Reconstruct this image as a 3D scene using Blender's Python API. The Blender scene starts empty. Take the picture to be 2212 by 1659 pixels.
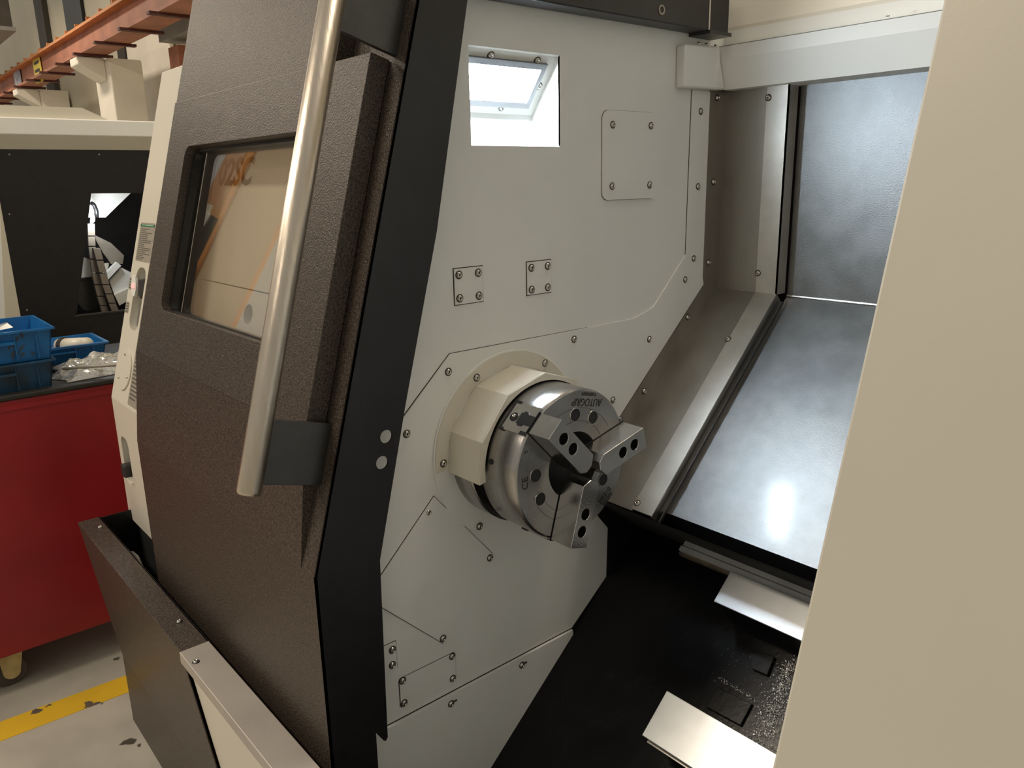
import bpy, bmesh, math, random
from mathutils import Vector, Matrix
random.seed(7)
S = bpy.context.scene
COL = S.collection
R = math.radians
# ------------------------------------------------------------------ camera
# metres; X along the spindle (to the tailstock), Y into the machine, Z up, origin = spindle axis at the headstock wall
CAM = Vector((1.022, -0.862, 0.4537)); FPX = 1693.0; W, H = 2212.0, 1659.0
yaw, pitch, roll = R(49.53), R(-14.544), R(-1.193)
fw = Vector((-math.sin(yaw)*math.cos(pitch), math.cos(yaw)*math.cos(pitch), math.sin(pitch)))
rt = fw.cross(Vector((0, 0, 1))).normalized(); up = rt.cross(fw)
rt, up = rt*math.cos(roll)+up*math.sin(roll), up*math.cos(roll)-rt*math.sin(roll)
cd = bpy.data.cameras.new('camera'); cam = bpy.data.objects.new('camera', cd); COL.objects.link(cam)
cd.sensor_width = 36; cd.lens = 36*FPX/W; cd.clip_start = .02; cd.clip_end = 200
cam.matrix_world = Matrix(((rt.x, up.x, -fw.x, CAM.x), (rt.y, up.y, -fw.y, CAM.y), (rt.z, up.z, -fw.z, CAM.z), (0, 0, 0, 1)))
S.camera = cam
# ------------------------------------------------------------------ light
wd = bpy.data.worlds.new('hall_ambient'); S.world = wd; wd.use_nodes = True
wd.node_tree.nodes['Background'].inputs[0].default_value = (.96, .89, .76, 1)
wd.node_tree.nodes['Background'].inputs[1].default_value = .37
def area(name, loc, rot, sx, sy, power, col):
    l = bpy.data.lights.new(name, 'AREA'); l.shape = 'RECTANGLE'; l.size = sx; l.size_y = sy; l.energy = power; l.color = col
    o = bpy.data.objects.new(name, l); COL.objects.link(o); o.location = loc; o.rotation_euler = rot; return o
WARM = (1, .86, .68)
for i, (x, y) in enumerate(((-2.3, -3.4), (-7.5, -3.4), (1.0, -6.5), (-14, 0.5), (-20, 0.5), (-.1, 1.3))):
    area('unseen_hall_light', (x, y, 4.6), (0, 0, 0), 2.4, .5, (190, 260, 55, 160, 160, 110)[i], WARM)  # overhead lights out of view; the last added to brighten the lathe interior
S.view_settings.view_transform = 'Standard'; S.view_settings.look = 'None'
S.view_settings.exposure = 0.12; S.view_settings.gamma = 1.0; S.view_settings.use_curve_mapping = False

# ------------------------------------------------------------------ helpers
def at(px, py, ax, v):
    d = fw + rt*((px-W/2)/FPX) - up*((py-H/2)/FPX)
    return CAM + d*((v-CAM[ax])/d[ax])
def atp(px, py, p0, n):
    d = fw + rt*((px-W/2)/FPX) - up*((py-H/2)/FPX)
    return CAM + d*((Vector(p0)-CAM).dot(Vector(n))/d.dot(Vector(n)))
def mat(name, col, rough=.5, metal=0., noise=0., nscale=20., bump=0., bscale=200., spec=.5, col2=None, stretch=None, rvar=0., coat=0.):
    m = bpy.data.materials.new(name); m.use_nodes = True; nt = m.node_tree; N = nt.nodes; L = nt.links
    p = N['Principled BSDF']; p.inputs['Roughness'].default_value = rough; p.inputs['Metallic'].default_value = metal
    p.inputs['Specular IOR Level'].default_value = spec; p.inputs['Base Color'].default_value = (*col, 1)
    if coat: p.inputs['Coat Weight'].default_value = coat; p.inputs['Coat Roughness'].default_value = .12
    tc = N.new('ShaderNodeTexCoord'); mp = N.new('ShaderNodeMapping'); L.new(tc.outputs['Object'], mp.inputs[0])
    if stretch: mp.inputs['Scale'].default_value = stretch
    n1 = N.new('ShaderNodeTexNoise'); n1.inputs['Scale'].default_value = nscale; n1.inputs['Detail'].default_value = 6; L.new(mp.outputs[0], n1.inputs[0])
    if noise or col2:
        mx = N.new('ShaderNodeMix'); mx.data_type = 'RGBA'
        mx.inputs[6].default_value = (*(c*(1-noise) for c in col), 1); mx.inputs[7].default_value = (*(col2 or [min(1, c*(1+noise)) for c in col]), 1)
        rp = N.new('ShaderNodeMapRange'); rp.inputs[1].default_value = .35; rp.inputs[2].default_value = .65
        L.new(n1.outputs[0], rp.inputs[0]); L.new(rp.outputs[0], mx.inputs[0]); L.new(mx.outputs[2], p.inputs['Base Color'])
    if rvar:
        r2 = N.new('ShaderNodeMapRange'); r2.inputs[1].default_value = .3; r2.inputs[2].default_value = .7
        r2.inputs[3].default_value = rough-rvar; r2.inputs[4].default_value = rough+rvar
        L.new(n1.outputs[0], r2.inputs[0]); L.new(r2.outputs[0], p.inputs['Roughness'])
    if bump:
        n2 = N.new('ShaderNodeTexNoise'); n2.inputs['Scale'].default_value = bscale; n2.inputs['Detail'].default_value = 3; L.new(mp.outputs[0], n2.inputs[0])
        b = N.new('ShaderNodeBump'); b.inputs['Strength'].default_value = bump; b.inputs['Distance'].default_value = .002
        L.new(n2.outputs[0], b.inputs['Height']); L.new(b.outputs[0], p.inputs['Normal'])
    return m
def emis(name, col, s):
    m = bpy.data.materials.new(name); m.use_nodes = True; p = m.node_tree.nodes['Principled BSDF']
    p.inputs['Base Color'].default_value = (.8, .8, .8, 1); p.inputs['Emission Color'].default_value = (*col, 1); p.inputs['Emission Strength'].default_value = s
    return m
M = {}
M['white'] = mat('white_powder_coat', (.78, .78, .745), .42, noise=.03, nscale=3, bump=.05, bscale=500)
M['offwhite'] = mat('white_enamel', (.70, .66, .57), .35, noise=.03, nscale=2, bump=.06, bscale=260)
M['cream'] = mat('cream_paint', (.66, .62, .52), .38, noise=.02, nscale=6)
M['shaded_cream'] = mat('shaded_cream_paint', (.53, .505, .44), .4, noise=.02, nscale=5, bump=.03, bscale=300)  # cream paint darkened in colour because the right panel gets less light
M['brown'] = mat('brown_textured_coat', (.056, .043, .034), .36, noise=.7, nscale=380, bump=.75, bscale=400, spec=.42)
M['black'] = mat('black_coat', (.008, .008, .009), .38, noise=.2, nscale=30, bump=.1, bscale=400)
M['blackgloss'] = mat('black_oily_coat', (.005, .005, .006), .25, noise=.3, nscale=25, bump=.12, bscale=90, spec=.22)
M['gap'] = mat('dark_gasket', (.03, .028, .025), .8, noise=.1)
M['void'] = mat('matt_black', (.004, .004, .004), .9, noise=.1)
M['ss'] = mat('stainless_sheet', (.255, .26, .265), .46, 1., noise=.10, nscale=22, bump=.22, bscale=420, rvar=.04)
M['ssoil'] = mat('oily_stainless_sheet', (.25, .255, .26), .52, 1., noise=.12, nscale=22, bump=.18, bscale=420, rvar=.05, coat=.12)
M['ssdark'] = mat('stainless_frame_sheet', (.36, .34, .31), .36, 1., noise=.12, nscale=12, bump=.12, bscale=400, stretch=(1, 1, .2))
M['sslight'] = mat('stainless_edge_strip', (.62, .59, .54), .33, 1., noise=.08, nscale=14, bump=.15, bscale=500)
M['plate'] = mat('bright_way_cover', (.62, .64, .65), .36, .5, noise=.07, nscale=14, bump=.08, bscale=60)
M['brushed'] = mat('brushed_handle_steel', (.60, .535, .455), .33, 1., noise=.05, nscale=90, bump=.12, bscale=260, stretch=(1, 1, .03))
M['bracket'] = mat('bracket_steel', (.10, .098, .096), .42, 1., noise=.12, nscale=15, bump=.12, bscale=500)
M['chuck'] = mat('turned_steel', (.45, .44, .43), .24, 1., noise=.1, nscale=40, bump=.12, bscale=220, stretch=(6, .4, .4))
M['chuckface'] = mat('ground_steel', (.56, .55, .53), .38, 1., noise=.1, nscale=20, bump=.06, bscale=300)
M['jaw'] = mat('milled_jaw_steel', (.54, .53, .51), .22, 1., noise=.08, nscale=25, bump=.08, bscale=300)
M['screw'] = mat('zinc_screw', (.55, .53, .48), .22, 1., noise=.1)
M['socket'] = mat('screw_socket', (.010, .010, .010), .7, 0., noise=.1)
M['etch'] = mat('etched_mark', (.018, .017, .016), .8, noise=.1)
M['greyrim'] = mat('bead_blasted_steel', (.42, .385, .35), .45, .3, noise=.06, nscale=9, bump=.08, bscale=600)
M['red'] = mat('red_enamel', (.26, .010, .014), .34, noise=.1, nscale=5)
M['mat'] = mat('black_rubber_mat', (.014, .013, .012), .55, noise=.2, nscale=20)
M['blue'] = mat('blue_plastic', (.006, .115, .33), .35, noise=.2, nscale=14)
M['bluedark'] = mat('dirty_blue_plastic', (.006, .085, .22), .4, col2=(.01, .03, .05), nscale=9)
M['concrete_wall'] = mat('cream_wall_paint', (.72, .66, .52), .7, noise=.05, nscale=.7)
M['column'] = mat('painted_concrete', (.74, .69, .60), .7, noise=.06, nscale=1.5)
M['darkstrip'] = mat('dark_downpipe', (.055, .045, .035), .6, noise=.2, nscale=3)
M['rail'] = mat('rust_red_primer', (.36, .135, .075), .6, noise=.18, nscale=2.5)
M['railtop'] = mat('lit_rust_primer', (.52, .20, .06), .6, noise=.15, nscale=3)  # rust red primer with the light on the top edge put into its colour
M['railclip'] = mat('dark_red_clip', (.08, .02, .015), .6, noise=.1)
M['steelgrey'] = mat('grey_steel', (.25, .24, .22), .5, noise=.1, nscale=2)
M['yellowtag'] = mat('yellow_tag', (.75, .60, .08), .5, noise=.08, nscale=8)
M['darkstrip2'] = mat('grey_lamp_gasket', (.16, .16, .17), .6, noise=.1)
M['ink'] = mat('dark_ink', (.05, .045, .04), .6, noise=.1)
M['tan'] = mat('brown_lettering', (.02, .014, .01), .5, noise=.1)
M['sticker'] = mat('grey_sticker', (.33, .30, .25), .45, noise=.06, nscale=30)
M['stickerink'] = mat('sticker_print', (.12, .105, .085), .5, noise=.15, nscale=200)
M['green'] = mat('green_print', (.012, .13, .055), .45, noise=.1)
M['greenlite'] = mat('pale_green_print', (.35, .55, .4), .45, noise=.1)
M['darkgrey'] = mat('dark_grey_plastic', (.03, .028, .027), .4, noise=.1)
M['greypocket'] = mat('grey_pocket', (.42, .41, .36), .5, noise=.05)
M['led'] = emis('red_display', (1, .01, .06), .7)
M['castor'] = mat('cream_caster_fork', (.50, .38, .16), .45, noise=.15, nscale=30)
M['rubber'] = mat('grey_rubber', (.07, .055, .045), .6, noise=.1)
M['orange'] = mat('orange_crane_paint', (.62, .25, .05), .45, noise=.05, nscale=2)
M['chainlink'] = mat('cable_chain_plastic', (.20, .17, .135), .5, noise=.1, nscale=20)
M['lens'] = emis('work_light_lens', (.76, .89, 1.0), 225.0)
M['lens2'] = emis('small_machine_lamp', (.9, .96, 1.0), 10.0)
M['roomglow'] = emis('tube_light', (1, .93, .8), 8.0)
def glass_mat():
    m = bpy.data.materials.new('door_glass'); m.use_nodes = True; nt = m.node_tree; N = nt.nodes; L = nt.links
    N.remove(N['Principled BSDF']); out = N['Material Output']
    t = N.new('ShaderNodeBsdfTransparent'); t.inputs[0].default_value = (.95, .94, .92, 1); g = N.new('ShaderNodeBsdfGlossy'); g.inputs['Roughness'].default_value = .015
    lw = N.new('ShaderNodeLayerWeight'); lw.inputs[0].default_value = .5; pw = N.new('ShaderNodeMath'); pw.operation = 'POWER'; pw.inputs[1].default_value = 2.5; L.new(lw.outputs['Facing'], pw.inputs[0])
    f = N.new('ShaderNodeMath'); f.operation = 'MULTIPLY_ADD'; f.inputs[1].default_value = .65; f.inputs[2].default_value = .06; L.new(pw.outputs[0], f.inputs[0]); mx = N.new('ShaderNodeMixShader')
    L.new(f.outputs[0], mx.inputs[0]); L.new(t.outputs[0], mx.inputs[1]); L.new(g.outputs[0], mx.inputs[2]); L.new(mx.outputs[0], out.inputs[0])
    return m
M['glass'] = glass_mat()
def film_mat():
    m = bpy.data.materials.new('clear_plastic_film'); m.use_nodes = True; nt = m.node_tree; N = nt.nodes; L = nt.links
    N.remove(N['Principled BSDF']); out = N['Material Output']
    t = N.new('ShaderNodeBsdfTransparent'); t.inputs[0].default_value = (.85, .85, .83, 1)
    d = N.new('ShaderNodeBsdfDiffuse'); d.inputs[0].default_value = (.8, .78, .74, 1)
    g = N.new('ShaderNodeBsdfGlossy'); g.inputs['Roughness'].default_value = .12; g.inputs[0].default_value = (1, .98, .94, 1)
    nz = N.new('ShaderNodeTexNoise'); nz.inputs['Scale'].default_value = 45; nz.inputs['Detail'].default_value = 5
    rp = N.new('ShaderNodeMapRange'); rp.inputs[1].default_value = .42; rp.inputs[2].default_value = .68; rp.inputs[3].default_value = .12; rp.inputs[4].default_value = .6
    a = N.new('ShaderNodeMixShader'); b = N.new('ShaderNodeMixShader'); b.inputs[0].default_value = .42
    L.new(nz.outputs[0], rp.inputs[0]); L.new(rp.outputs[0], a.inputs[0]); L.new(t.outputs[0], a.inputs[1]); L.new(d.outputs[0], a.inputs[2])
    L.new(a.outputs[0], b.inputs[1]); L.new(g.outputs[0], b.inputs[2]); L.new(b.outputs[0], out.inputs[0])
    return m
M['film'] = film_mat()

def link(name, me, mats, parent=None, smooth=False, bevel=0):
    o = bpy.data.objects.new(name, me); COL.objects.link(o)
    for m in (mats if isinstance(mats, (list, tuple)) else [mats]): me.materials.append(M[m] if isinstance(m, str) else m)
    if parent is not None:
        o.parent = parent; o.matrix_parent_inverse = winv(parent)
    if smooth:
        for p in me.polygons: p.use_smooth = True
    if bevel:
        b = o.modifiers.new('bevel', 'BEVEL'); b.width = bevel; b.segments = 2; b.limit_method = 'ANGLE'; b.angle_limit = R(40)
    return o
def winv(o):
    t = Vector((0, 0, 0))
    return Matrix.Translation(-base_of(o))
BASE = {}
def base_of(o): return BASE.get(o.name, Vector((0, 0, 0)))
def thing(name, loc, label, cat, group=None):
    o = bpy.data.objects.new(name, None); COL.objects.link(o); o.location = loc; o.empty_display_size = .05; BASE[o.name] = Vector(loc)
    o['label'] = label; o['category'] = cat
    if group: o['group'] = group
    return o
def tag(o, label, cat, group=None):
    o['label'] = label; o['category'] = cat
    if group: o['group'] = group
    return o
def struct(o): o['kind'] = 'structure'; return o

class MB:
    def __init__(s): s.v = []; s.f = []; s.m = []
    def add(s, vs, fs, mi=0):
        b = len(s.v); s.v += [tuple(v) for v in vs]; s.f += [[i+b for i in f] for f in fs]; s.m += [mi]*len(fs); return s
    def hexa(s, a, b, mi=0):   # two quads (bottom, top) in the same winding
        return s.add(list(a)+list(b), [(3, 2, 1, 0), (4, 5, 6, 7), (0, 1, 5, 4), (1, 2, 6, 5), (2, 3, 7, 6), (3, 0, 4, 7)], mi)
    def box(s, a, b, mi=0):
        (x0, y0, z0), (x1, y1, z1) = a, b
        return s.hexa([(x0, y0, z0), (x1, y0, z0), (x1, y1, z0), (x0, y1, z0)], [(x0, y0, z1), (x1, y0, z1), (x1, y1, z1), (x0, y1, z1)], mi)
    def prism(s, poly, x0, x1, mi=0):      # polygon in (Y,Z) swept along X
        n = len(poly)
        return s.add([(x0, y, z) for y, z in poly]+[(x1, y, z) for y, z in poly],
                     [tuple(range(n))[::-1], tuple(range(n, 2*n))]+[(i, (i+1) % n, (i+1) % n+n, i+n) for i in range(n)], mi)
    def ext(s, pts, d, mi=0):              # 3D polygon swept by vector d
        n = len(pts); d = Vector(d)
        return s.add([Vector(p) for p in pts]+[Vector(p)+d for p in pts],
                     [tuple(range(n))[::-1], tuple(range(n, 2*n))]+[(i, (i+1) % n, (i+1) % n+n, i+n) for i in range(n)], mi)
    def tube(s, path, r, n=12, mi=0, cap=True):
        path = [Vector(p) for p in path]; rings = []
        for i, p in enumerate(path):
            t = (path[min(i+1, len(path)-1)]-path[max(i-1, 0)]).normalized()
            a = t.orthogonal().normalized() if i == 0 else (a0-t*a0.dot(t)).normalized()
            a0 = a; b = t.cross(a); rr = r[i] if isinstance(r, (list, tuple)) else r
            rings += [p+(a*math.cos(2*math.pi*k/n)+b*math.sin(2*math.pi*k/n))*rr for k in range(n)]
        fs = [(i*n+k, i*n+(k+1) % n, (i+1)*n+(k+1) % n, (i+1)*n+k) for i in range(len(path)-1) for k in range(n)]
        if cap: fs += [tuple(range(n))[::-1], tuple(range((len(path)-1)*n, len(path)*n))]
        return s.add(rings, fs, mi)
    def lathe(s, prof, n=64, mi=None):     # profile [(x, r)] round the X axis
        vs = [(x, r*math.cos(2*math.pi*k/n), r*math.sin(2*math.pi*k/n)) for x, r in prof for k in range(n)]
        for i in range(len(prof)-1):
            s.add([], [], 0)
        b = len(s.v); s.v += vs
        for i in range(len(prof)-1):
            for k in range(n):
                s.f.append([b+i*n+k, b+i*n+(k+1) % n, b+(i+1)*n+(k+1) % n, b+(i+1)*n+k]); s.m.append(mi[i] if mi else 0)
        return s
    def mesh(s, name):
        me = bpy.data.meshes.new(name); me.from_pydata(s.v, [], s.f); me.update()
        me.polygons.foreach_set('material_index', s.m)
        bm = bmesh.new(); bm.from_mesh(me); bmesh.ops.recalc_face_normals(bm, faces=bm.faces); bm.to_mesh(me); bm.free()
        return me
    def build(s, name, mats, parent=None, smooth=False, bevel=0): return link(name, s.mesh(name), mats, parent, smooth, bevel)

def curve_mesh(name, cu, T):
    o = bpy.data.objects.new('tmp', cu); COL.objects.link(o)
    dg = bpy.context.evaluated_depsgraph_get(); me = bpy.data.meshes.new_from_object(o.evaluated_get(dg)); me.name = name
    bpy.data.objects.remove(o); bpy.data.curves.remove(cu); me.transform(T)
    if T.determinant() < 0: me.flip_normals()
    me.materials.clear(); me.polygons.foreach_set('use_smooth', [False]*len(me.polygons)); return me
def frame(O, U, V):
    U = Vector(U).normalized(); V = Vector(V); V = (V-U*V.dot(U)).normalized(); N = U.cross(V); O = Vector(O)
    return Matrix(((U.x, V.x, N.x, O.x), (U.y, V.y, N.y, O.y), (U.z, V.z, N.z, O.z), (0, 0, 0, 1)))
def plate(name, loops, t, T, mats, parent=None, bev=0., z0=0.):
    cu = bpy.data.curves.new(name, 'CURVE'); cu.dimensions = '2D'; cu.fill_mode = 'BOTH'; cu.extrude = max(t/2-bev, 0)
    if bev: cu.bevel_depth = bev; cu.bevel_resolution = 1; cu.offset = -bev
    for lp in loops:
        sp = cu.splines.new('POLY'); sp.points.add(len(lp)-1); sp.use_cyclic_u = True
        for p, q in zip(sp.points, lp): p.co = (q[0], q[1], 0, 1)
    me = curve_mesh(name, cu, T @ Matrix.Translation((0, 0, z0+t/2)))
    return link(name, me, mats, parent)
def text(name, body, size, T, mats, parent=None, ext=.0004, ax='CENTER', sx=1.0, shear=0, bold=0):
    cu = bpy.data.curves.new(name, 'FONT'); cu.body = body; cu.size = size; cu.align_x = ax; cu.align_y = 'CENTER'; cu.extrude = ext; cu.shear = shear; cu.resolution_u = 3; cu.offset = bold
    me = curve_mesh(name, cu, T @ Matrix.Diagonal((sx, 1, 1, 1)))
    return link(name, me, mats, parent)
def rrect(x0, y0, x1, y1, r, n=5):
    o = []
    for cx, cy, a in ((x1-r, y1-r, 0), (x0+r, y1-r, 90), (x0+r, y0+r, 180), (x1-r, y0+r, 270)):
        o += [(cx+r*math.cos(R(a+90*i/n)), cy+r*math.sin(R(a+90*i/n))) for i in range(n+1)]
    return o
def circ(cx, cy, r, n=32, a0=0, a1=360):
    k = n if a1-a0 == 360 else n+1
    return [(cx+r*math.cos(R(a0+(a1-a0)*i/n)), cy+r*math.sin(R(a0+(a1-a0)*i/n))) for i in range(k)]
# button-head socket screw, built along +Z at the origin
def screw_mesh(r, h, name, washer=True):
    mb = MB(); n = 16
    prof = ([(r*1.28, 0), (r*1.28, r*.16), (r, r*.16)] if washer else [(r, 0)])+[(r*.98, h*.35), (r*.85, h*.7), (r*.62, h*.93), (r*.42, h), (r*.38, h*.55), (0.0001, h*.55)]
    mi = ([1, 1, 0] if washer else [0])+[0, 0, 0, 0, 1, 1]
    b = 0; mb.v = [(rr*math.cos(2*math.pi*k/n), rr*math.sin(2*math.pi*k/n), z) for rr, z in prof for k in range(n)]
    for i in range(len(prof)-1):
        for k in range(n):
            mb.f.append([i*n+k, i*n+(k+1) % n, (i+1)*n+(k+1) % n, (i+1)*n+k]); mb.m.append(mi[i])
    me = mb.mesh(name); me.materials.append(M['screw']); me.materials.append(M['socket'])
    for p in me.polygons: p.use_smooth = True
    return me
SCREW = screw_mesh(.0054, .0042, 'screw'); BIGSCREW = screw_mesh(.0075, .005, 'big_screw'); SMALL = screw_mesh(.0036, .003, 'small_screw', False)
def screw(p, n, parent, me=None, name='screw'):
    o = bpy.data.objects.new(name, me or SCREW); COL.objects.link(o)
    o.parent = parent; o.matrix_parent_inverse = Matrix.Translation(-root_base(parent))
    q = Vector(n).to_track_quat('Z', 'Y'); o.rotation_mode = 'QUATERNION'; o.rotation_quaternion = q; o.location = p
    return o
def root_base(o):
    return base_of(o)   # mesh parts keep world coordinates, only Empties are moved

ZF = -1.05
# ------------------------------------------------------------------ hall: floor, wall, columns, crane rail
def floor_mat():
    m = mat('workshop_concrete', (.42, .405, .355), .5, noise=.14, nscale=4, bump=.1, bscale=40)
    nt = m.node_tree; N = nt.nodes; L = nt.links; p = N['Principled BSDF']; src = p.inputs['Base Color'].links[0].from_socket
    tc = N.new('ShaderNodeTexCoord'); nz = N.new('ShaderNodeTexNoise'); nz.inputs['Scale'].default_value = 9; nz.inputs['Detail'].default_value = 3; L.new(tc.outputs['Object'], nz.inputs[0])
    cr = N.new('ShaderNodeMapRange'); cr.inputs[1].default_value = .69; cr.inputs[2].default_value = .71; L.new(nz.outputs[0], cr.inputs[0])
    mx = N.new('ShaderNodeMix'); mx.data_type = 'RGBA'; L.new(cr.outputs[0], mx.inputs[0]); L.new(src, mx.inputs[6]); mx.inputs[7].default_value = (.07, .062, .05, 1); L.new(mx.outputs[2], p.inputs['Base Color'])
    return m
def yellow_mat():
    m = mat('worn_yellow_floor_paint', (.74, .47, .03), .45, noise=.08, nscale=5)
    nt = m.node_tree; N = nt.nodes; L = nt.links; p = N['Principled BSDF']; src = p.inputs['Base Color'].links[0].from_socket
    tc = N.new('ShaderNodeTexCoord'); nz = N.new('ShaderNodeTexNoise'); nz.inputs['Scale'].default_value = 13; nz.inputs['Detail'].default_value = 4; L.new(tc.outputs['Object'], nz.inputs[0])
    cr = N.new('ShaderNodeMapRange'); cr.inputs[1].default_value = .63; cr.inputs[2].default_value = .64; L.new(nz.outputs[0], cr.inputs[0])
    mx = N.new('ShaderNodeMix'); mx.data_type = 'RGBA'; L.new(cr.outputs[0], mx.inputs[0]); L.new(src, mx.inputs[6]); mx.inputs[7].default_value = (.12, .10, .08, 1); L.new(mx.outputs[2], p.inputs['Base Color'])
    return m
fl = struct(MB().box((-40, -12, ZF-.1), (8, 4, ZF)).build('floor', floor_mat()))
a, b = at(0, 1560, 2, ZF), at(276, 1458, 2, ZF); c, d = at(277, 1494, 2, ZF), at(0, 1606, 2, ZF)
e1 = (a-b).normalized(); yl = MB().ext([a+e1*3, b-e1*1.5, c-e1*1.5, d+e1*3], (0, 0, .0012)).build('painted_line', yellow_mat(), fl)
wl = struct(MB().box((-45, 4.0, ZF), (8, 4.2, 9)).build('wall_back', 'concrete_wall'))
def strip(x0, x1, z0, z1, y=4.0): return MB().box((x0, y-.12, z0), (x1, y, z1)).build('downpipe', 'darkstrip', wl)
strip(-21.9, -21.1, ZF, 7); strip(-15.75, -15.28, ZF, 7); strip(-30.5, -29.6, ZF, 7)
def hall_panel(x0, x1, z0, z1, y, m='column'): return MB().box((x0, y-.06, z0), (x1, y, z1)).build('wall_panel', m, wl)
hall_panel(-15.2, -12.9, ZF, 3.2, 3.95)
hall_panel(-21.0, -20.2, ZF, 2.6, 3.95)
wins = MB().box((-19.4, 3.93, 3.6), (-18.0, 4.0, 7)).build('high_window', 'black', wl)
def column(x0, x1, z1, lab, corb):
    t = thing('concrete_column', ((x0+x1)/2, 3.5, ZF), lab, 'column', 'columns along the hall wall')
    MB().box((x0, 3.0, ZF), (x1, 3.5, z1)).build('shaft', 'column', t, bevel=.02)
    xm = (x0+x1)/2; w = .24
    MB().ext([(xm-w, 3.0, z1-.33), (xm-w, 3.0, z1+.02), (xm-w, 2.60, z1+.02), (xm-w, 2.60, z1-.1)], (2*w, 0, 0)).build('corbel', 'column', t, bevel=.02)
    return t
column(-14.05, -13.15, 2.46, 'white concrete column with a corbel, nearest under the rust red rail', 0)
column(-19.0, -18.2, 2.46, 'white concrete column with a corbel, farther off near the blue tag', 0)
rl = thing('crane_rail', (-15, 2.85, 2.45), 'rust red steel crane runway beam on corbels high along the hall wall', 'crane rail')
MB().box((-34, 2.82, 2.56), (-8, 2.88, 2.9)).build('web', 'rail', rl)
MB().box((-34, 2.70, 2.90), (-8, 3.0, 2.94)).build('top_flange', 'railtop', rl)
MB().box((-34, 2.66, 2.52), (-8, 3.04, 2.56)).build('bottom_flange', 'rail', rl)
clip = MB().box((-.05, 2.55, 2.485), (.05, 3.12, 2.52)).mesh('rail_clip'); clip.materials.append(M['railclip'])
for i in range(14):
    o = bpy.data.objects.new('rail_clip', clip); COL.objects.link(o); o.parent = rl; o.matrix_parent_inverse = winv(rl); o.location = (-9.6-i*1.25, 0, 0)
stud = MB().box((-.02, 2.72, 2.94), (.02, 2.78, 3.0)).mesh('rail_stud'); stud.materials.append(M['railtop'])
for i in range(18):
    o = bpy.data.objects.new('rail_stud', stud); COL.objects.link(o); o.parent = rl; o.matrix_parent_inverse = winv(rl); o.location = (-10.2-i*.7, 0, 0)
p = at(82, 150, 1, 2.8); tg = MB().box((p.x-.32, 2.79, p.z-.24), (p.x+.32, 2.80, p.z+.24)).build('warning_tag', 'yellowtag', rl); tg['label'] = 'yellow tag with dark print'
for k, (dx, dz, w) in enumerate(((-.1, .12, .1), (.12, .12, .1), (-.1, -.02, .12), (.1, -.02, .1), (0, -.14, .2))):
    MB().box((p.x+dx-w, 2.785, p.z+dz-.025), (p.x+dx+w, 2.79, p.z+dz+.025)).build('tag_print', 'ink', tg)
p = at(40, 178, 1, 2.8); tg = MB().box((p.x-.35, 2.79, p.z-.27), (p.x+.35, 2.80, p.z+.27)).build('hanging_tag', mat('blue_white_tag', (.10, .11, .25), .5, col2=(.5, .5, .5), nscale=7), rl); tg['label'] = 'blue and white hanging tag'
t = thing('roof_girder', (-19.5, 2.9, 3.3), 'dark steel girder at the upper left above the crane rail', 'girder')
MB().box((-27, 2.0, 3.45), (-17.2, 2.5, 3.95)).build('beam_body', 'darkstrip', t); MB().box((-27, 1.95, 3.38), (-17.2, 2.55, 3.45)).build('beam_flange', 'steelgrey', t)
t = thing('pipe_duct', (-8.6, 3.6, 2.6), 'grey overhead duct seen beside the top of the brown door', 'duct')
MB().box((-11.6, 3.3, 2.5), (-7, 3.7, 2.95)).build('duct_body', 'steelgrey', t); MB().box((-12.2, 3.2, 2.95), (-7, 3.75, 3.35)).build('duct_cover', 'column', t); MB().box((-11.4, 3.35, 1.9), (-11.0, 3.7, 2.4)).build('hanger', 'rail', t)
# orange crane column in front of the lathe; it stands outside the frame and shows in the door glass
t = thing('crane_column', (-4.6, -1.75, ZF), 'orange steel crane column mirrored in the door window', 'column')
MB().box((-4.75, -2.0, ZF), (-4.35, -1.55, 5.2)).build('post', 'orange', t, bevel=.02); MB().box((-4.9, -2.15, ZF), (-4.2, -1.4, ZF+.03)).build('base_plate', 'orange', t)
MB().box((-4.35, -1.95, ZF+.03), (-4.33, -1.60, 5.2)).build('face_plate', mat('tan_column_face', (.40, .29, .19), .5, noise=.05, nscale=2), t)

# ------------------------------------------------------------------ neighbouring machine, faces +X
XN = -2.5
nb = thing('second_lathe', (XN, .3, ZF), 'white and black machine behind the red cart, window lit inside', 'machine')
MB().ext([(XN-.02, -.9, .715), (XN-.02, .085, .715), (XN-.02, -.018, .763), (XN-.02, -.9, .758)], (-.5, 0, 0)).build('roof_cover', 'cream', nb)
MB().box((XN-.05, -.9, .657), (XN, .7, .719)).build('header', 'white', nb, bevel=.004)
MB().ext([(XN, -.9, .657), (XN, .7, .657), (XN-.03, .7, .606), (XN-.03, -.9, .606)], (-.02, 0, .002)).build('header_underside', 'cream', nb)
xp = XN-.03
def NY(px, py): q = at(px, py, 0, xp); return (q.y, q.z)
F = frame((xp, 0, 0), (0, 1, 0), (0, 0, 1))
hole = [NY(197, 418), NY(335, 417), NY(335, 664), NY(262, 672), NY(165, 682), NY(180, 560)]
plate('front_panel', [[(-.9, -1.0), (.7, -1.0), (.7, .612), (-.9, .612)], hole[::-1]], .012, F, 'black', nb, z0=-.012)
o = MB().box((xp-.014, hole[4][0]-.01, hole[4][1]-.004), (xp+.004, .4, hole[4][1]+.002)).build('window_sill', 'darkgrey', nb)
q = [at(x, y, 0, XN+.05) for x, y in ((-30, 250), (-2, 420), (12, 700), (-30, 700))]; MB().ext(q, (-.3, 0, 0)).build('left_pillar', 'white', nb)
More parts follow.
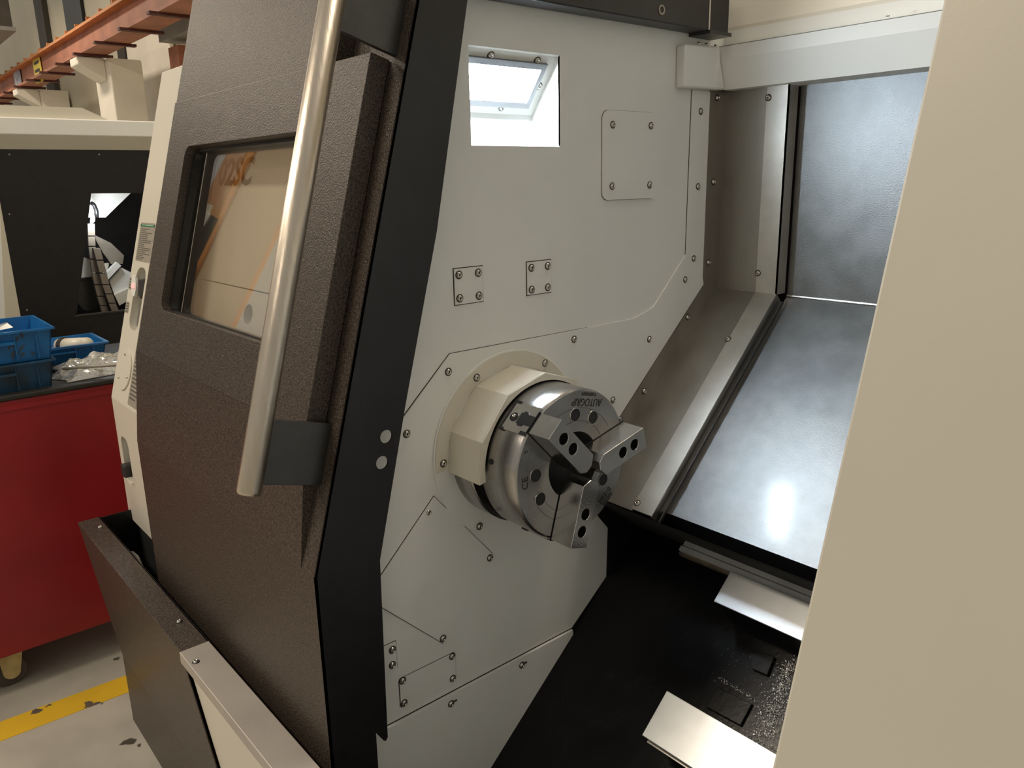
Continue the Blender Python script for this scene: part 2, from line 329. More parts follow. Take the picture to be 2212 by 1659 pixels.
q = [at(x, y, 0, XN+.02) for x, y in ((-12, 330), (0, 436), (48, 703), (10, 703), (-20, 450))]; MB().ext(q, (-.05, 0, 0)).build('pillar_return', 'cream', nb)
MB().box((XN-.7, -.9, -1.0), (XN-.65, .75, .72)).build('inner_back', 'black', nb)
MB().box((XN-.7, .7, -1.0), (XN-.03, .75, .72)).build('inner_side', 'black', nb); MB().box((XN-.7, -.95, -1.0), (XN-.03, -.9, .72)).build('inner_side', 'black', nb)
def npl(name, pts, X, m, t=.01): return MB().ext([at(x, y, 0, X) for x, y in pts], (-t, 0, 0)).build(name, m, nb)
npl('lit_panel', [(190, 400), (300, 400), (228, 470), (205, 470), (180, 470)], XN-.25, 'white')
npl('lamp', [(199, 430), (206, 445), (205, 478), (196, 485)], XN-.2, 'lens2', .01)
npl('casting', [(205, 508), (240, 525), (268, 552), (265, 570), (240, 570), (222, 545), (208, 520)], XN-.22, 'chainlink')
npl('slide_cover', [(232, 588), (252, 566), (262, 574), (232, 606)], XN-.2, 'white', .03)
npl('slide_block', [(236, 606), (262, 578), (290, 592), (280, 622), (247, 637)], XN-.22, 'white')
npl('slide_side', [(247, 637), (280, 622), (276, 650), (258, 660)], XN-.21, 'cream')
npl('white_box', [(182, 556), (198, 562), (208, 596), (176, 600)], XN-.19, 'white')
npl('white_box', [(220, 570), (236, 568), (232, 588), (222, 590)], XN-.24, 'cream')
npl('turret_disc', [(191+26*math.cos(R(a)), 636+36*math.sin(R(a))) for a in range(0, 360, 20)], XN-.2, 'darkgrey', .05)
MB().tube([at(x, y, 0, XN-.17) for x, y in ((196, 437), (203, 443), (208, 455), (209, 470))], .009, 8).build('hose', 'black', nb, smooth=True)
def chain(pts, w, X):
    for i in range(len(pts)-1):
        (x0, y0), (x1, y1) = pts[i], pts[i+1]; ex, ey = (x1-x0)*.05, (y1-y0)*.05
        npl('chain_link', [(x0-w/2, y0+ey), (x0+w/2, y0+ey), (x1+w/2-ex, y1-ey), (x1-w/2-ex, y1-ey)], X, 'chainlink', .02)
chain([(197, 482), (198, 510), (199, 532), (203, 560), (207, 590), (212, 615), (218, 640), (224, 660), (229, 678)], 15, XN-.14)
chain([(209, 535), (216, 562), (223, 590), (229, 615), (236, 635), (243, 655), (250, 674)], 15, XN-.12)
pl = bpy.data.lights.new('second_machine_lamp', 'POINT'); pl.energy = 2.2; pl.color = (.9, .96, 1); pl.shadow_soft_size = .03
po = bpy.data.objects.new('second_machine_lamp', pl); COL.objects.link(po); po.location = at(206, 470, 0, XN-.1); po.parent = nb; po.matrix_parent_inverse = winv(nb)
for x, y in ((20, 334), (214, 334), (20, 463), (58, 670)): screw(at(x, y, 0, xp), (1, 0, 0), nb, SMALL)

# ------------------------------------------------------------------ red cart with bins
XC = -1.60
ct = thing('tool_cart', (-1.9, -.5, ZF), 'red steel tool cart with black top and casters', 'cart')
MB().box((-2.2, -1.3, -.925), (XC, -.05, -.135)).build('body', 'red', ct, bevel=.006)
MB().box((XC, -1.25, -.165), (XC+.003, -.08, -.150)).build('drawer_seam', 'red', ct)
MB().box((-2.22, -1.32, -.135), (XC+.005, -.03, -.12)).build('top_mat', 'mat', ct, bevel=.004)
def caster(x, y):
    mb = MB(); mb.tube([(x-.018, y, ZF+.05), (x+.018, y, ZF+.05)], .05, 20); w = mb.build('caster_wheel', 'rubber', ct, smooth=False)
    for s in (-1, 1):
        MB().ext([(x+s*.026-.003, y+.008+.024*math.cos(R(a)), ZF+.05+.024*math.sin(R(a))) for a in range(180, 361, 20)]+[(x+s*.026-.003, y+.045, -.94), (x+s*.026-.003, y-.02, -.94)], (.006, 0, 0)).build('caster_fork', 'castor', w)
    MB().box((x-.035, y-.04, -.94), (x+.035, y+.05, -.925)).build('caster_plate', 'steelgrey', w)
for x, y in ((XC-.07, -.675), (-2.1, -.675), (XC-.07, -1.2), (-2.1, -1.2), (-2.1, -.12)): caster(x, y)
def bin_(name, x0, x1, y0, y1, z0, z1, m, lab, dirty=False):
    t = thing(name, ((x0+x1)/2, (y0+y1)/2, z0), lab, 'bin', 'blue plastic bins on the cart'); tp = .012; w = .004
    def wall(a, b, c, d, n):  # a,b bottom ; c,d top
        a, b, c, d = map(Vector, (a, b, c, d)); MB().ext([a, b, d, c], n).build('side_wall', m, t)
    MB().box((x0+tp, y0+tp, z0), (x1-tp, y1-tp, z0+w)).build('base', m, t)
    wall((x1-tp, y0+tp, z0), (x1-tp, y1-tp, z0), (x1, y0, z1), (x1, y1, z1), (-w, 0, 0)); wall((x0+tp, y0+tp, z0), (x0+tp, y1-tp, z0), (x0, y0, z1), (x0, y1, z1), (w, 0, 0))
    wall((x0+tp, y0+tp, z0), (x1-tp, y0+tp, z0), (x0, y0, z1), (x1, y0, z1), (0, w, 0)); wall((x0+tp, y1-tp, z0), (x1-tp, y1-tp, z0), (x0, y1, z1), (x1, y1, z1), (0, -w, 0))
    r = .008; mb = MB(); mb.box((x1-.002, y0-r, z1-.006), (x1+r, y1+r, z1)); mb.box((x0-r, y0-r, z1-.006), (x0+.002, y1+r, z1)); mb.box((x0, y0-r, z1-.006), (x1, y0+.002, z1)); mb.box((x0, y1-.002, z1-.006), (x1, y1+r, z1))
    mb.build('rim', m, t)
    MB().box((x1-.006, y0, z0+(z1-z0)*.60), (x1+.010, y1-.10, z0+(z1-z0)*.68)).build('label_ledge', m, t)
    for k in range(2): MB().box((x1-.008, y1-.10+.055*k, z0+.008), (x1+.001, y1-.097+.055*k, z1-.008)).build('rib', m, t)
    return t
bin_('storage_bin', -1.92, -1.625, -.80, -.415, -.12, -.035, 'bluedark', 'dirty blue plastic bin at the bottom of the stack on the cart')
bn = bin_('storage_bin', -1.92, -1.622, -.80, -.405, -.034, .060, 'blue', 'blue plastic bin with oily smears on top of the stack')
for k in range(9):
    y = -.49+random.uniform(-.03, .03); z = .02+random.uniform(-.035, .028); a = random.uniform(.8, 2.2); l = random.uniform(.006, .02)
    xx = -1.622-.012*(1-(z+.034)/.094)+.0012
    MB().ext([(xx, y-l*math.cos(a), z-l*math.sin(a)), (xx, y+.003, z), (xx, y+l*math.cos(a), z+l*math.sin(a)), (xx, y-.004, z+.002)], (.0005, 0, 0)).build('oil_smear', 'ink', bn)
bin_('storage_bin', -2.17, -1.955, -.62, -.188, -.12, -.062, 'blue', 'blue plastic bin standing behind the stack beside the plastic bag')
t = thing('paper_roll', (-2.06, -.27, -.11), 'cream paper roll with a black band lying in the open blue bin', 'roll')
MB().tube([(-2.12, -.30, -.085), (-1.99, -.24, -.072)], .026, 20).build('core', 'cream', t, smooth=True); MB().tube([(-2.105, -.293, -.083), (-2.09, -.286, -.082)], .030, 20).build('band', 'darkgrey', t)
tag(MB().tube([(-2.03, -.36, -.09), (-2.0, -.345, -.07), (-1.99, -.34, -.066)], .003, 8).build('cable_tie', 'sticker'), 'pale strap sticking up in the open blue bin', 'strap')
MBs = MB(); MBs.ext([(-1.75, -.55, .055), (-1.72, -.50, .072), (-1.70, -.49, .06), (-1.73, -.54, .05)], (-.01, 0, .002)); tag(MBs.build('plastic_scrap', 'film'), 'scrap of clear film in the top blue bin', 'scrap')
# plastic bag: crumpled double film
bg = bmesh.new(); nx, ny = 30, 34; O = Vector((-1.845, -.395, -.1185)); g = {}
from mathutils import noise as NZ
for s_ in (0, 1):
    for i in range(nx+1):
        for j in range(ny+1):
            u, v = i/nx, j/ny; x = O.x+.21*u-.03*v; y = O.y+.25*v+.015*math.sin(9*u)
            e = min(u, 1-u, v, 1-v)*6; e = min(1, e); n_ = NZ.noise((u*6, v*5, 3.1))*.5+NZ.noise((u*15, v*13, 1.7))*.3
            hgt = (.002+e*(.030*(1-u)+.012)*(1+.9*n_)) if s_ else .001
            g[s_, i, j] = bg.verts.new((x, y, O.z+max(hgt, .0015) if s_ else O.z+.0004))
    for i in range(nx):
        for j in range(ny): bg.faces.new([g[s_, i, j], g[s_, i+1, j], g[s_, i+1, j+1], g[s_, i, j+1]])
me = bpy.data.meshes.new('plastic_bag'); bg.to_mesh(me); bg.free(); pb = tag(link('plastic_bag', me, 'film'), 'crumpled clear plastic bag on the cart in front of the bin', 'bag')
tag(MB().tube([at(x, y, 2, -.090) for x, y in ((135, 797), (170, 794), (262, 788))], .0045, 8).build('metal_rod', 'sticker', smooth=True), 'thin pale rod lying across the plastic bag', 'rod')
tag(MB().tube([at(x, y, 2, -.105) for x, y in ((112, 800), (124, 803))], .008, 8).build('rubber_plug', 'black'), 'short black plug at the end of the plastic bag', 'plug')

# ------------------------------------------------------------------ THE LATHE
LT = thing('cnc_lathe', (0, .1, ZF), 'white slant-bed lathe with open brown sliding door and three-jaw chuck', 'lathe')
P = LT
# ---- headstock wall (plane X = 0)
FX = frame((0, 0, 0), (0, 1, 0), (0, 0, 1))   # local (u,v,w) = (Y,Z,X)
win = [(-.064, .509), (.131, .509), (.131, .657), (-.064, .657)]
WYL = lambda z: -.343+.285*max(z+.1, 0)
hw = plate('headstock_wall', [[(-.343, -.70), (.15, -.70), (.259, -.362), (.262, -.25), (.20, -.17), (.62, .20), (.62, 1.1), (WYL(1.1), 1.1), (-.343, -.1)], win[::-1]], .004, FX, 'white', P, z0=-.004)
for q in ((967, 802), (877, 936), (1238, 732), (1401, 732), (1322, 863), (924, 1106)): pass
SC = lambda pts, par, x, me=None: [screw(Vector((x, y, z)), (1, 0, 0), par, me) for y, z in pts]
lp = plate('lower_panel', [[(-.343, -.016), (-.214, .098), (-.124, .181), (.33, .181), (.393, .197), (.495, .296), (.497, .622), (.557, .622), (.561, .228), (.30, -.01), (.19, -.11), (.20, -.178), (.262, -.251), (.259, -.362), (.154, -.442), (-.343, -.442)]], .0022, FX, 'white', P)
plate('panel_gap', [[(-.238, .0790), (-.215, .0995), (-.1245, .1820), (.20, .1815), (.20, .17), (-.12, .17), (-.21, .09), (-.236, .066)]], .0006, FX, 'gap', lp)
plate('panel_gap', [[(.4935, .2965), (.4955, .622), (.50, .622), (.50, .29)]], .0006, FX, 'gap', lp)
SC([(-.129, .152), (-.216, .065), (.163, .164), (.382, .132), (.273, .024), (-.182, -.081), (.527, .582), (.527, .434), (.522, .286), (.495, .244)], lp, .0022)
def cover(name, loop, scr, t=.002, gap=.0014, x0=0., big=False):
    o = plate(name, [loop], t, FX, 'white', P, z0=x0)
    cx = sum(p[0] for p in loop)/len(loop); cy = sum(p[1] for p in loop)/len(loop)
    lg = [(p[0]+gap*1.45*(p[0]-cx)/math.hypot(p[0]-cx, p[1]-cy), p[1]+gap*1.45*(p[1]-cy)/math.hypot(p[0]-cx, p[1]-cy)) for p in loop]
    plate('gasket', [lg], .0006, FX, 'gap', o, z0=x0); SC(scr, o, x0+t); return o
cover('cover_plate', [(-.109, .26), (-.0505, .26), (-.0505, .318), (-.109, .318)], [(-.1, .308), (-.06, .308), (-.1, .27), (-.06, .27)])
cover('cover_plate', [(.0485, .259), (.106, .259), (.106, .316), (.0485, .316)], [(.058, .306), (.097, .306), (.058, .268), (.097, .268)])
cover('access_cover', rrect(.236, .415, .391, .574, .016), [(.262, .549), (.37, .55), (.262, .44), (.37, .44)], .0035, .0006)
cover('diamond_plate', [(-.31, -.19), (-.165, -.336), (-.049, -.202), (-.17, -.056)], [(-.055, -.208), (-.166, -.325)], .002, .0012, .0022)
cover('access_cover', rrect(-.259, -.421, -.1415, -.364, .006), [(-.253, -.369), (-.148, -.369), (-.149, -.414), (-.253, -.413)], .002, .001, .0022)
cover('cover_plate', [(-.32, -.34), (-.2615, -.34), (-.2615, -.29), (-.32, -.29)], [(-.269, -.302), (-.271, -.33)], .002, .0013, .0022)
bp = plate('bottom_panel', [[(-.36, -.80), (-.17, -.74), (.157, -.466), (.154, -.442), (-.36, -.442)]], .006, FX, 'white', P, z0=.0022, bev=.0008)
SC([(-.158, -.46), (.013, -.459)], bp, .0084)
plate('panel_gap', [[(-.343, -.443), (.154, -.443), (.154, -.4402), (-.343, -.4402)]], .0008, FX, 'gap', bp, z0=.0022)
MB().box((.0082, .016, -.4595), (.0094, .026, -.4565)).build('screw_slot', 'gap', bp); MB().box((.0082, -.155, -.460), (.0094, -.145, -.457)).build('screw_slot', 'gap', bp)
# ---- spindle ring, chuck guard
rg = plate('spindle_ring', [circ(0, 0, .1685, 72), circ(0, 0, .120, 48)[::-1]], .003, FX, 'white', P, z0=.0022, bev=.0008)
SC([(-.074, .133), (.084, .132), (-.15, -.001), (-.078, -.138), (.13, -.07)], rg, .0066)
gp = [(.142*math.cos(R(a)), .142*math.sin(R(a))) for a in (187.5, 159, 123, 88, 55, 19, -10)]; gi = [(.139*math.cos(R(a)), .139*math.sin(R(a))) for a in (187.5, 159, 123, 88, 55, 19, -10)]
gd = plate('chuck_guard', [gp+gi[::-1]], .0845, FX, 'cream', P, z0=.004)
gf = plate('guard_front', [gp+circ(0, 0, .1292, 40, -10, 187)], .003, FX, 'cream', gd, z0=.089)
plate('guard_flange', [circ(0, 0, .1655, 40, -6, 185.5)+circ(0, 0, .14, 40, -6, 185.5)[::-1]], .0016, FX, 'cream', gd, z0=.0052)
# ---- chuck
ck = MB().lathe([(.0, .05), (.0, .1305), (.052, .1305), (.054, .128), (.054, .112), (.080, .112), (.080, .1255), (.0815, .127), (.158, .127), (.163, .1225), (.163, .056), (.12, .056), (.12, .001)], 96,
                [0, 1, 1, 1, 2, 2, 1, 1, 0, 0, 1, 2]).build('chuck', ['chuck', 'chuck', 'black'], P)
ck.data.materials[1] = M['chuckface']
me = ck.data; me.materials.clear()
for k in ('chuck', 'chuckface', 'black'): me.materials.append(M[k])
for pgi, pg in enumerate(me.polygons):
    seg = pgi//96; pg.material_index = [1, 0, 0, 0, 2, 2, 0, 0, 0, 0, 1, 2, 2][seg]; pg.use_smooth = seg in (1, 4, 7, 8, 11)
# face bolts (counterbored, black)
bolt = MB().lathe([(.0, .0125), (.0006, .0122), (.0006, .0108), (-.004, .0108), (-.0042, .0055), (-.012, .0052), (-.012, .0003)], 24).mesh('face_bolt')
for k in ('jaw', 'socket'): bolt.materials.append(M[k])
for i, pg in enumerate(bolt.polygons): pg.material_index = 0 if i//24 < 2 else 1
for a in (57.6, 87.4, 177.6, 207.4, -32.6, -62.4):
    o = bpy.data.objects.new('face_bolt', bolt); COL.objects.link(o); o.parent = ck; o.matrix_parent_inverse = Matrix.Translation(-root_base(ck)); o.location = (.1634, .0845*math.cos(R(a)), .0845*math.sin(R(a)))
# the counterbores are seen as dark discs let into the face
for a in (57.6, 87.4, 177.6, 207.4, -32.6, -62.4):
    y, z = .0845*math.cos(R(a)), .0845*math.sin(R(a)); plate('counterbore', [circ(y, z, .0110, 24)], .0004, FX, 'socket', ck, z0=.1632)
for r in (.074, .096): plate('scribed_ring', [circ(0, 0, r, 60, 30, 118)+circ(0, 0, r-.0005, 60, 30, 118)[::-1]], .0002, FX, 'etch', ck, z0=.1631)
for r in (.080, .095): plate('scribed_ring', [circ(0, 0, r, 60, 200, 248)+circ(0, 0, r-.0005, 60, 200, 248)[::-1]], .0002, FX, 'etch', ck, z0=.1631)
# jaws
def jaw(a):
    c, s = math.cos(R(a)), math.sin(R(a)); T = frame((0, 0, 0), (0, c, s), (0, -s, c))
    w = .0188; out = [(.126, -w), (.126, w), (.026, w), (.0145, .010), (.0135, -.004), (.024, -w)]
    holes = [circ(.099, 0, .0096, 24)[::-1], circ(.070, 0, .0096, 24)[::-1]]
    j = plate('jaw', [out]+holes, .046, T, 'jaw', ck, bev=.0007, z0=.1645)
    for x in (.099, .070): plate('jaw_hole', [circ(x, 0, .0096, 24)], .004, T, 'socket', j, z0=.182)
    plate('jaw_slot', [[(.129, -w-.0012), (.129, w+.0012), (.03, w+.0012), (.03, -w-.0012)]], .0005, T, 'black', ck, z0=.1631)
    # master jaw end let into the rim
    E = frame((0, .1268*c, .1268*s), (0, -s, c), (1, 0, 0))   # u tangential, v axial, w radial
    m = plate('master_jaw', [[(-.026, .105), (.026, .105), (.026, .163), (-.026, .163)]], .004, E, 'jaw', ck, z0=-.0035)
    plate('t_slot', [[(-.028, .102), (.028, .102), (.028, .112), (.023, .112), (.023, .106), (-.023, .106), (-.023, .116), (-.028, .116)]], .003, E, 'black', m, z0=-.0020)
    plate('t_slot', [[(-.010, .135), (-.013, .135), (-.013, .143), (-.009, .147), (-.009, .163), (.009, .163), (.009, .147), (.013, .143), (.013, .135), (.010, .135), (.010, .130), (-.010, .130)]], .0012, E, 'black', m, z0=.0003)
    plate('t_slot', [[(.020, .150), (.026, .150), (.026, .163), (.020, .163)]], .0012, E, 'black', m, z0=.0003)
    plate('grease_plug', [circ(.001, .119, .008, 20)], .0012, E, 'black', m, z0=.0003); screw((Vector((.119, .1284*c, .1284*s))), (0, c, s), m, SMALL)
    return j
for a in (133.6, 13.6, -106.4): jaw(a)
# pin hole on the rim, engraved lettering
y, z = -.1253, .021; plate('rim_hole', [circ(0, 0, .005, 16)], .001, frame((.103, y*1.0005, z*1.0005), (0, -z, y), (1, 0, 0)), 'black', ck, z0=-.0002)
def TX(y, z, ang): return frame((.1633, y, z), (0, math.cos(R(ang)), math.sin(R(ang))), (0, -math.sin(R(ang)), math.cos(R(ang))))
text('lettering', 'AUTOGRIP', .0185, TX(.032, .1005, 168), 'etch', ck, ext=.0001, sx=.78, shear=.15)
text('lettering', 'TAIWAN', .0088, TX(.0365, .1135, 168), 'etch', ck, ext=.0001, bold=.0001)
text('lettering', '3H-210', .0135, TX(.0755, -.0765, 38), 'etch', ck, ext=.0001, sx=.85)
text('lettering', '231202', .0115, TX(.0835, -.0850, 38), 'etch', ck, ext=.0001, sx=.8)
text('lettering', '3', .010, TX(-.103, .047, 100), 'etch', ck, ext=.0001)
text('lettering', 'CE', .018, TX(-.106, -.004, 90), 'etch', ck, ext=.0001)
# ---- work light in its recess
lr = MB(); t0 = Vector((-.004, 0, .655)); t1 = Vector((-.072, 0, .566)); y0, y1 = -.064, .131
lr.add([(t0.x, y0, t0.z), (t0.x, y1, t0.z), (t1.x, y1, t1.z), (t1.x, y0, t1.z)], [(0, 1, 2, 3)])
lr.add([(t1.x, y0, t1.z), (t1.x, y1, t1.z), (-.070, y1, .545), (-.070, y0, .545)], [(0, 1, 2, 3)])
lr.add([(-.070, y0, .545), (-.070, y1, .545), (0, y1, .509), (0, y0, .509)], [(0, 1, 2, 3)])
for y in (y0, y1): lr.add([(0, y, .657), (t0.x, y, t0.z), (t1.x, y, t1.z), (-.07, y, .545), (0, y, .509)], [(0, 1, 2, 3, 4)])
lr.add([(0, y0, .657), (0, y1, .657), (t0.x, y1, t0.z), (t0.x, y0, t0.z)], [(0, 1, 2, 3)])
rec = lr.build('light_recess', 'white', P)
dl = (t1-t0).normalized(); nl = Vector((-dl.z, 0, dl.x)); nl = nl if nl.x > 0 else -nl
TL = frame(t0, (0, 1, 0), -dl); TL = TL if (TL.to_3x3() @ Vector((0, 0, 1))).x > 0 else frame(t0, (0, -1, 0), -dl)
sg = 1 if (TL.to_3x3() @ Vector((1, 0, 0))).y > 0 else -1
L0 = lambda y, s: (sg*y, -s)
fr = plate('light_frame', [[L0(-.0615, .013), L0(.112, .013), L0(.112, .097), L0(-.0615, .097)], [L0(-.052, .024), L0(-.052, .086), L0(.102, .086), L0(.102, .024)]], .005, TL, 'darkstrip2', rec, bev=.0005)
ln = plate('light_lens', [[L0(-.052, .024), L0(.102, .024), L0(.102, .086), L0(-.052, .086)]], .003, TL, 'lens', rec)
ln['label'] = 'glowing white lamp lens'
for y, s_ in ((-.012, .010), (.088, .010), (.117, .055), (.055, .100), (-.045, .100)): screw(t0+dl*s_+Vector((0, y, 0)), nl, rec)
# ---- header beam and corner box at the back
hd = MB().prism([(.581, .624), (.561, .680), (.559, .704), (.60, .711), (.66, .711), (.66, .624)], .018, 1.0).build('header_beam', 'white', P)
MB().prism([(.560, .7055), (.600, .712), (.60, .7385), (.66, .74), (.66, .70)], .0, 1.0).build('header_cap', 'white', hd)
MB().prism([(.60, .7385), (.60, .745), (.70, 1.05), (.72, 1.05), (.66, .74)], 0, 1.0).build('rear_upper_panel', 'offwhite', P)
for x, y, zz in ((1213+700, 35, .7), ): screw(at(1918, 36, 2, .709), (0, -.3, 1), hd, SMALL)
screw(at(1853, 2, 1, .62), (0, -1, .2), hd, BIGSCREW)
cb = MB(); cb.prism([(.445, .622), (.443, .700), (.556, .705), (.560, .68), (.580, .624)], 0, .022).build('corner_box', 'white', P, bevel=.004)
for y in (.49, .515, .545): screw(Vector((.018, y, .7045)), (.5, 0, .8), P, SMALL)
# ---- overhead dark guide beam along Y
gb = MB(); gb.box((.004, -.15, .723), (.047, .545, .82)); gbo = gb.build('guide_beam', 'black', P, bevel=.002)
MB().box((.020, .480, .7245), (.0475, .484, .82)).build('beam_edge', 'sslight', gbo); MB().box((.0, .482, .718), (.05, .552, .7245)).build('beam_foot', 'darkgrey', gbo)
q = at(1430, 21, 0, .048); plate('hole_ring', [circ(q.y, q.z, .0085, 20), circ(q.y, q.z, .0055, 20)[::-1]], .001, FX, 'sticker', gbo, z0=.0472)
# ---- stainless frame sheet on the left of the back
k92 = .92
def slant(Y, y0, z0): return z0-k92*(y0-Y)
YU, ZU, YL = .61, .214, .205
fs = MB()
fs.box((.0, .556, .244), (.003, YU, .70)); fs.box((0, YU, ZU), (.104, YU+.003, .70))
fs.ext([(0, .561, .226), (0, .556, .244), (0, YU, .244), (0, YU, ZU), (0, YL, slant(YL, YU, ZU)), (0, .262, -.046)], (.003, 0, 0))
fs.ext([(0, YU, ZU), (.104, YU, ZU), (.116, YL, slant(YL, YU, ZU)), (0, YL, slant(YL, YU, ZU))], (0, .003, -.003))
fso = fs.build('frame_sheet', 'ssdark', P)
es = MB(); es.box((.101, YU-.003, ZU), (.150, YU, .70)); es.box((.147, YU-.003, ZU), (.150, YU+.03, .70))
es.ext([(.101, YU-.003, ZU+.001), (.150, YU-.003, ZU+.001), (.163, YL, slant(YL, YU, ZU)+.004), (.114, YL, slant(YL, YU, ZU)+.004)], (0, .002, -.003))
eso = es.build('edge_strip', 'sslight', P)
MB().ext([(.150, YU, ZU), (.163, YL, slant(YL, YU, ZU)), (.163, YL+.018, slant(YL, YU, ZU)-.018), (.150, YU+.02, ZU-.02)], (-.002, 0, 0)).build('strip_return', 'ssdark', eso)
MB().ext([(.156, YU+.01, ZU-.015), (.169, YL+.01, slant(YL, YU, ZU)-.012), (.169, YL+.014, slant(YL, YU, ZU)-.017), (.156, YU+.015, ZU-.02)], (.002, 0, 0)).build('wiper_strip', 'darkgrey', eso)
for px, py in ((1660, 211), (1637, 590)): screw(at(px, py, 1, YU-.003), (0, -1, 0), eso)
for px, py in ((1573, 733), (1377, 1087)): screw(atp(px, py, (0, YU, ZU+.003), (0, -k92, 1)), (0, -k92, 1), eso)
for px, py in ((1549, 211), (1541, 393), (1530, 567), (1485, 685), (1391, 845)): screw(at(px, py, 0, .003), (1, 0, 0), fso)
# ---- main stainless back panel
YB, ZB = .65, .206
bk = MB(); bk.box((.150, YB, ZB), (1.0, YB+.004, .66)); MB_ = bk.build('back_panel', 'ss', P)
bs = MB().ext([(.150, YB, ZB), (1.0, YB, ZB), (1.0, .25, slant(.25, YB, ZB)), (.150, .25, slant(.25, YB, ZB))], (0, .003, -.003)).build('slope_panel', 'ssoil', P)
MB().tube([(.15, YB-.001, ZB+.001), (1.0, YB-.001, ZB+.001)], .0028, 8).build('fold_edge', 'sslight', bs)
MB().tube([(.15, YB-.001, .640), (1.0, YB-.001, .640)], .004, 8).build('top_bead', 'ssdark', MB_)
zl = slant(.25, YB, ZB)
MB().ext([(.150, .25, zl), (1.0, .25, zl), (1.0, .262, zl-.036), (.150, .262, zl-.036)], (0, .002, 0)).build('front_lip', 'black', bs)
# black board added behind the sheets to block hall light
vd = MB(); vd.box((-.02, .72, -.9), (1.0, .74, 1.2)).build('light_block_board', 'void', P)
# ---- black sloping bed casting and its covers
PY, PZ, PK = .259, -.362, .864
zs = lambda Y: PZ+PK*(Y-PY)
bd = MB().ext([(.0, -.46, zs(-.46)), (1.0, -.46, zs(-.46)), (1.0, .52, zs(.52)), (0, .52, zs(.52))], (0, .02, -.023)).build('bed_slope', 'blackgloss', P)
TB = frame((0, 0, zs(0)), (1, 0, 0), (0, 1, PK))      # u = X, v up the slope, w out of it
vv = lambda Y: Y*math.hypot(1, PK)
def onbed(name, x0, x1, ya, yb, w0, w1, m, par, bev=.001): return plate(name, [[(x0, vv(ya)), (x1, vv(ya)), (x1, vv(yb)), (x0, vv(yb))]], w1-w0, TB, m, par, bev=bev, z0=w0)
WH = .085; NB = Vector((0, -PK, 1)).normalized(); TBi = TB.inverted()
def bed(px, py, w): q = TBi @ atp(px, py, Vector((0, PY, PZ))+NB*w, NB); return q.x, q.y
def way(pa, pb, label):
    (xa, va), (xb, vb) = bed(*pa, WH), bed(*pb, WH); x0 = (xa+xb)/2
    b = plate('box_way', [[(x0+.002, vb+.002), (1.0, vb+.002), (1.0, va-.002), (x0+.002, va-.002)]], WH-.003, TB, 'blackgloss', P)
    plate('way_cover', [[(x0, vb), (1.0, vb), (1.0, va), (x0, va)]], .003, TB, 'plate', b, bev=.0008, z0=WH-.003)
    return b, x0, va, vb
w1, x1_, va1, vb1 = way((1575, 1232), (1545, 1300), '')
w2, x2_, va2, vb2 = way((1437, 1490), (1390, 1590), '')
plate('way_rail', [[(x2_+.004, vb2-.004), (1.0, vb2-.004), (1.0, vb2+.004), (x2_+.004, vb2+.004)]], .004, TB, 'ssdark', w2, z0=WH-.022)
xs, vs_ = bed(1470, 1178, WH-.004)
plate('rail_strip', [[(xs, va1+.002), (1.0, va1+.002), (1.0, va1+.012), (xs, va1+.012)]], .006, TB, 'plate', P, z0=WH-.012)
plate('rail_strip', [[(xs+.004, va1+.014), (1.0, va1+.014), (1.0, va1+.023), (xs+.004, va1+.023)]], .008, TB, 'plate', P, z0=WH-.012)
plate('rail_ledge', [[(xs, va1-.004), (1.0, va1-.004), (1.0, va1+.075), (xs, va1+.075)]], .01, TB, mat('oily_brown_ledge', (.13, .105, .08), .4, .3, noise=.3, nscale=30, bump=.3, bscale=120), P, z0=WH-.022)
q = [atp(x, y, (0, PY, PZ), (0, -PK, 1)) for x, y in ((1625, 1410), (1676, 1422), (1660, 1462), (1627, 1448))]
MB().ext(q, Vector((0, -PK, 1))*.006).build('bed_pad', 'blackgloss', P, bevel=.001)
q = [atp(x, y, (0, PY, PZ), (0, -PK, 1)) for x, y in ((1552, 1487), (1627, 1523), (1602, 1570), (1528, 1530))]
MB().ext(q, Vector((0, -PK, 1))*.005).build('bed_pad', 'blackgloss', P, bevel=.001)
MB().box((-.0, .15, -.62), (.002, .60, -.02)).build('casting_side', 'black', P)
MB().ext([(0, YL, slant(YL, YU, ZU)-.003), (1.0, YL, slant(YL, YU, ZU)-.003), (1.0, YL+.16, slant(YL, YU, ZU)-.12), (0, YL+.16, slant(YL, YU, ZU)-.12)], (0, .01, -.01)).build('bed_shade_panel', 'void', P)  # black panel added for the shade below the frame sheet
# metal chips on the bed
chips = bmesh.new(); nB = Vector((0, -PK, 1)).normalized()
def chip(px, py, s):
    p = atp(px, py, (0, PY, PZ), (0, -PK, 1))+nB*random.uniform(.001, .004); a = Vector([random.gauss(0, 1) for _ in range(3)]).normalized(); b = a.orthogonal().normalized()
    vs = [chips.verts.new(p+a*s), chips.verts.new(p+b*s*.5), chips.verts.new(p-a*s), chips.verts.new(p-b*s*.4+nB*s*.4)]; chips.faces.new(vs)
for _ in range(1500):
    t = random.random(); x, y = 1708-55*t+random.gauss(0, 10+8*t), 1430+165*t+random.gauss(0, 6); chip(x, y, random.uniform(.0006, .002))
for _ in range(160): t = random.random(); chip(1553+88*t+random.gauss(0, 2), 1466+52*t+random.gauss(0, 2), random.uniform(.0005, .0014))
for _ in range(260): t = random.random()**.6; chip(1560+120*t+random.gauss(0, 2), 1556+68*t+random.gauss(0, 3), random.uniform(.0005, .0015))
for _ in range(150): chip(random.uniform(1540, 1700), random.uniform(1400, 1560), random.uniform(.0004, .0010))
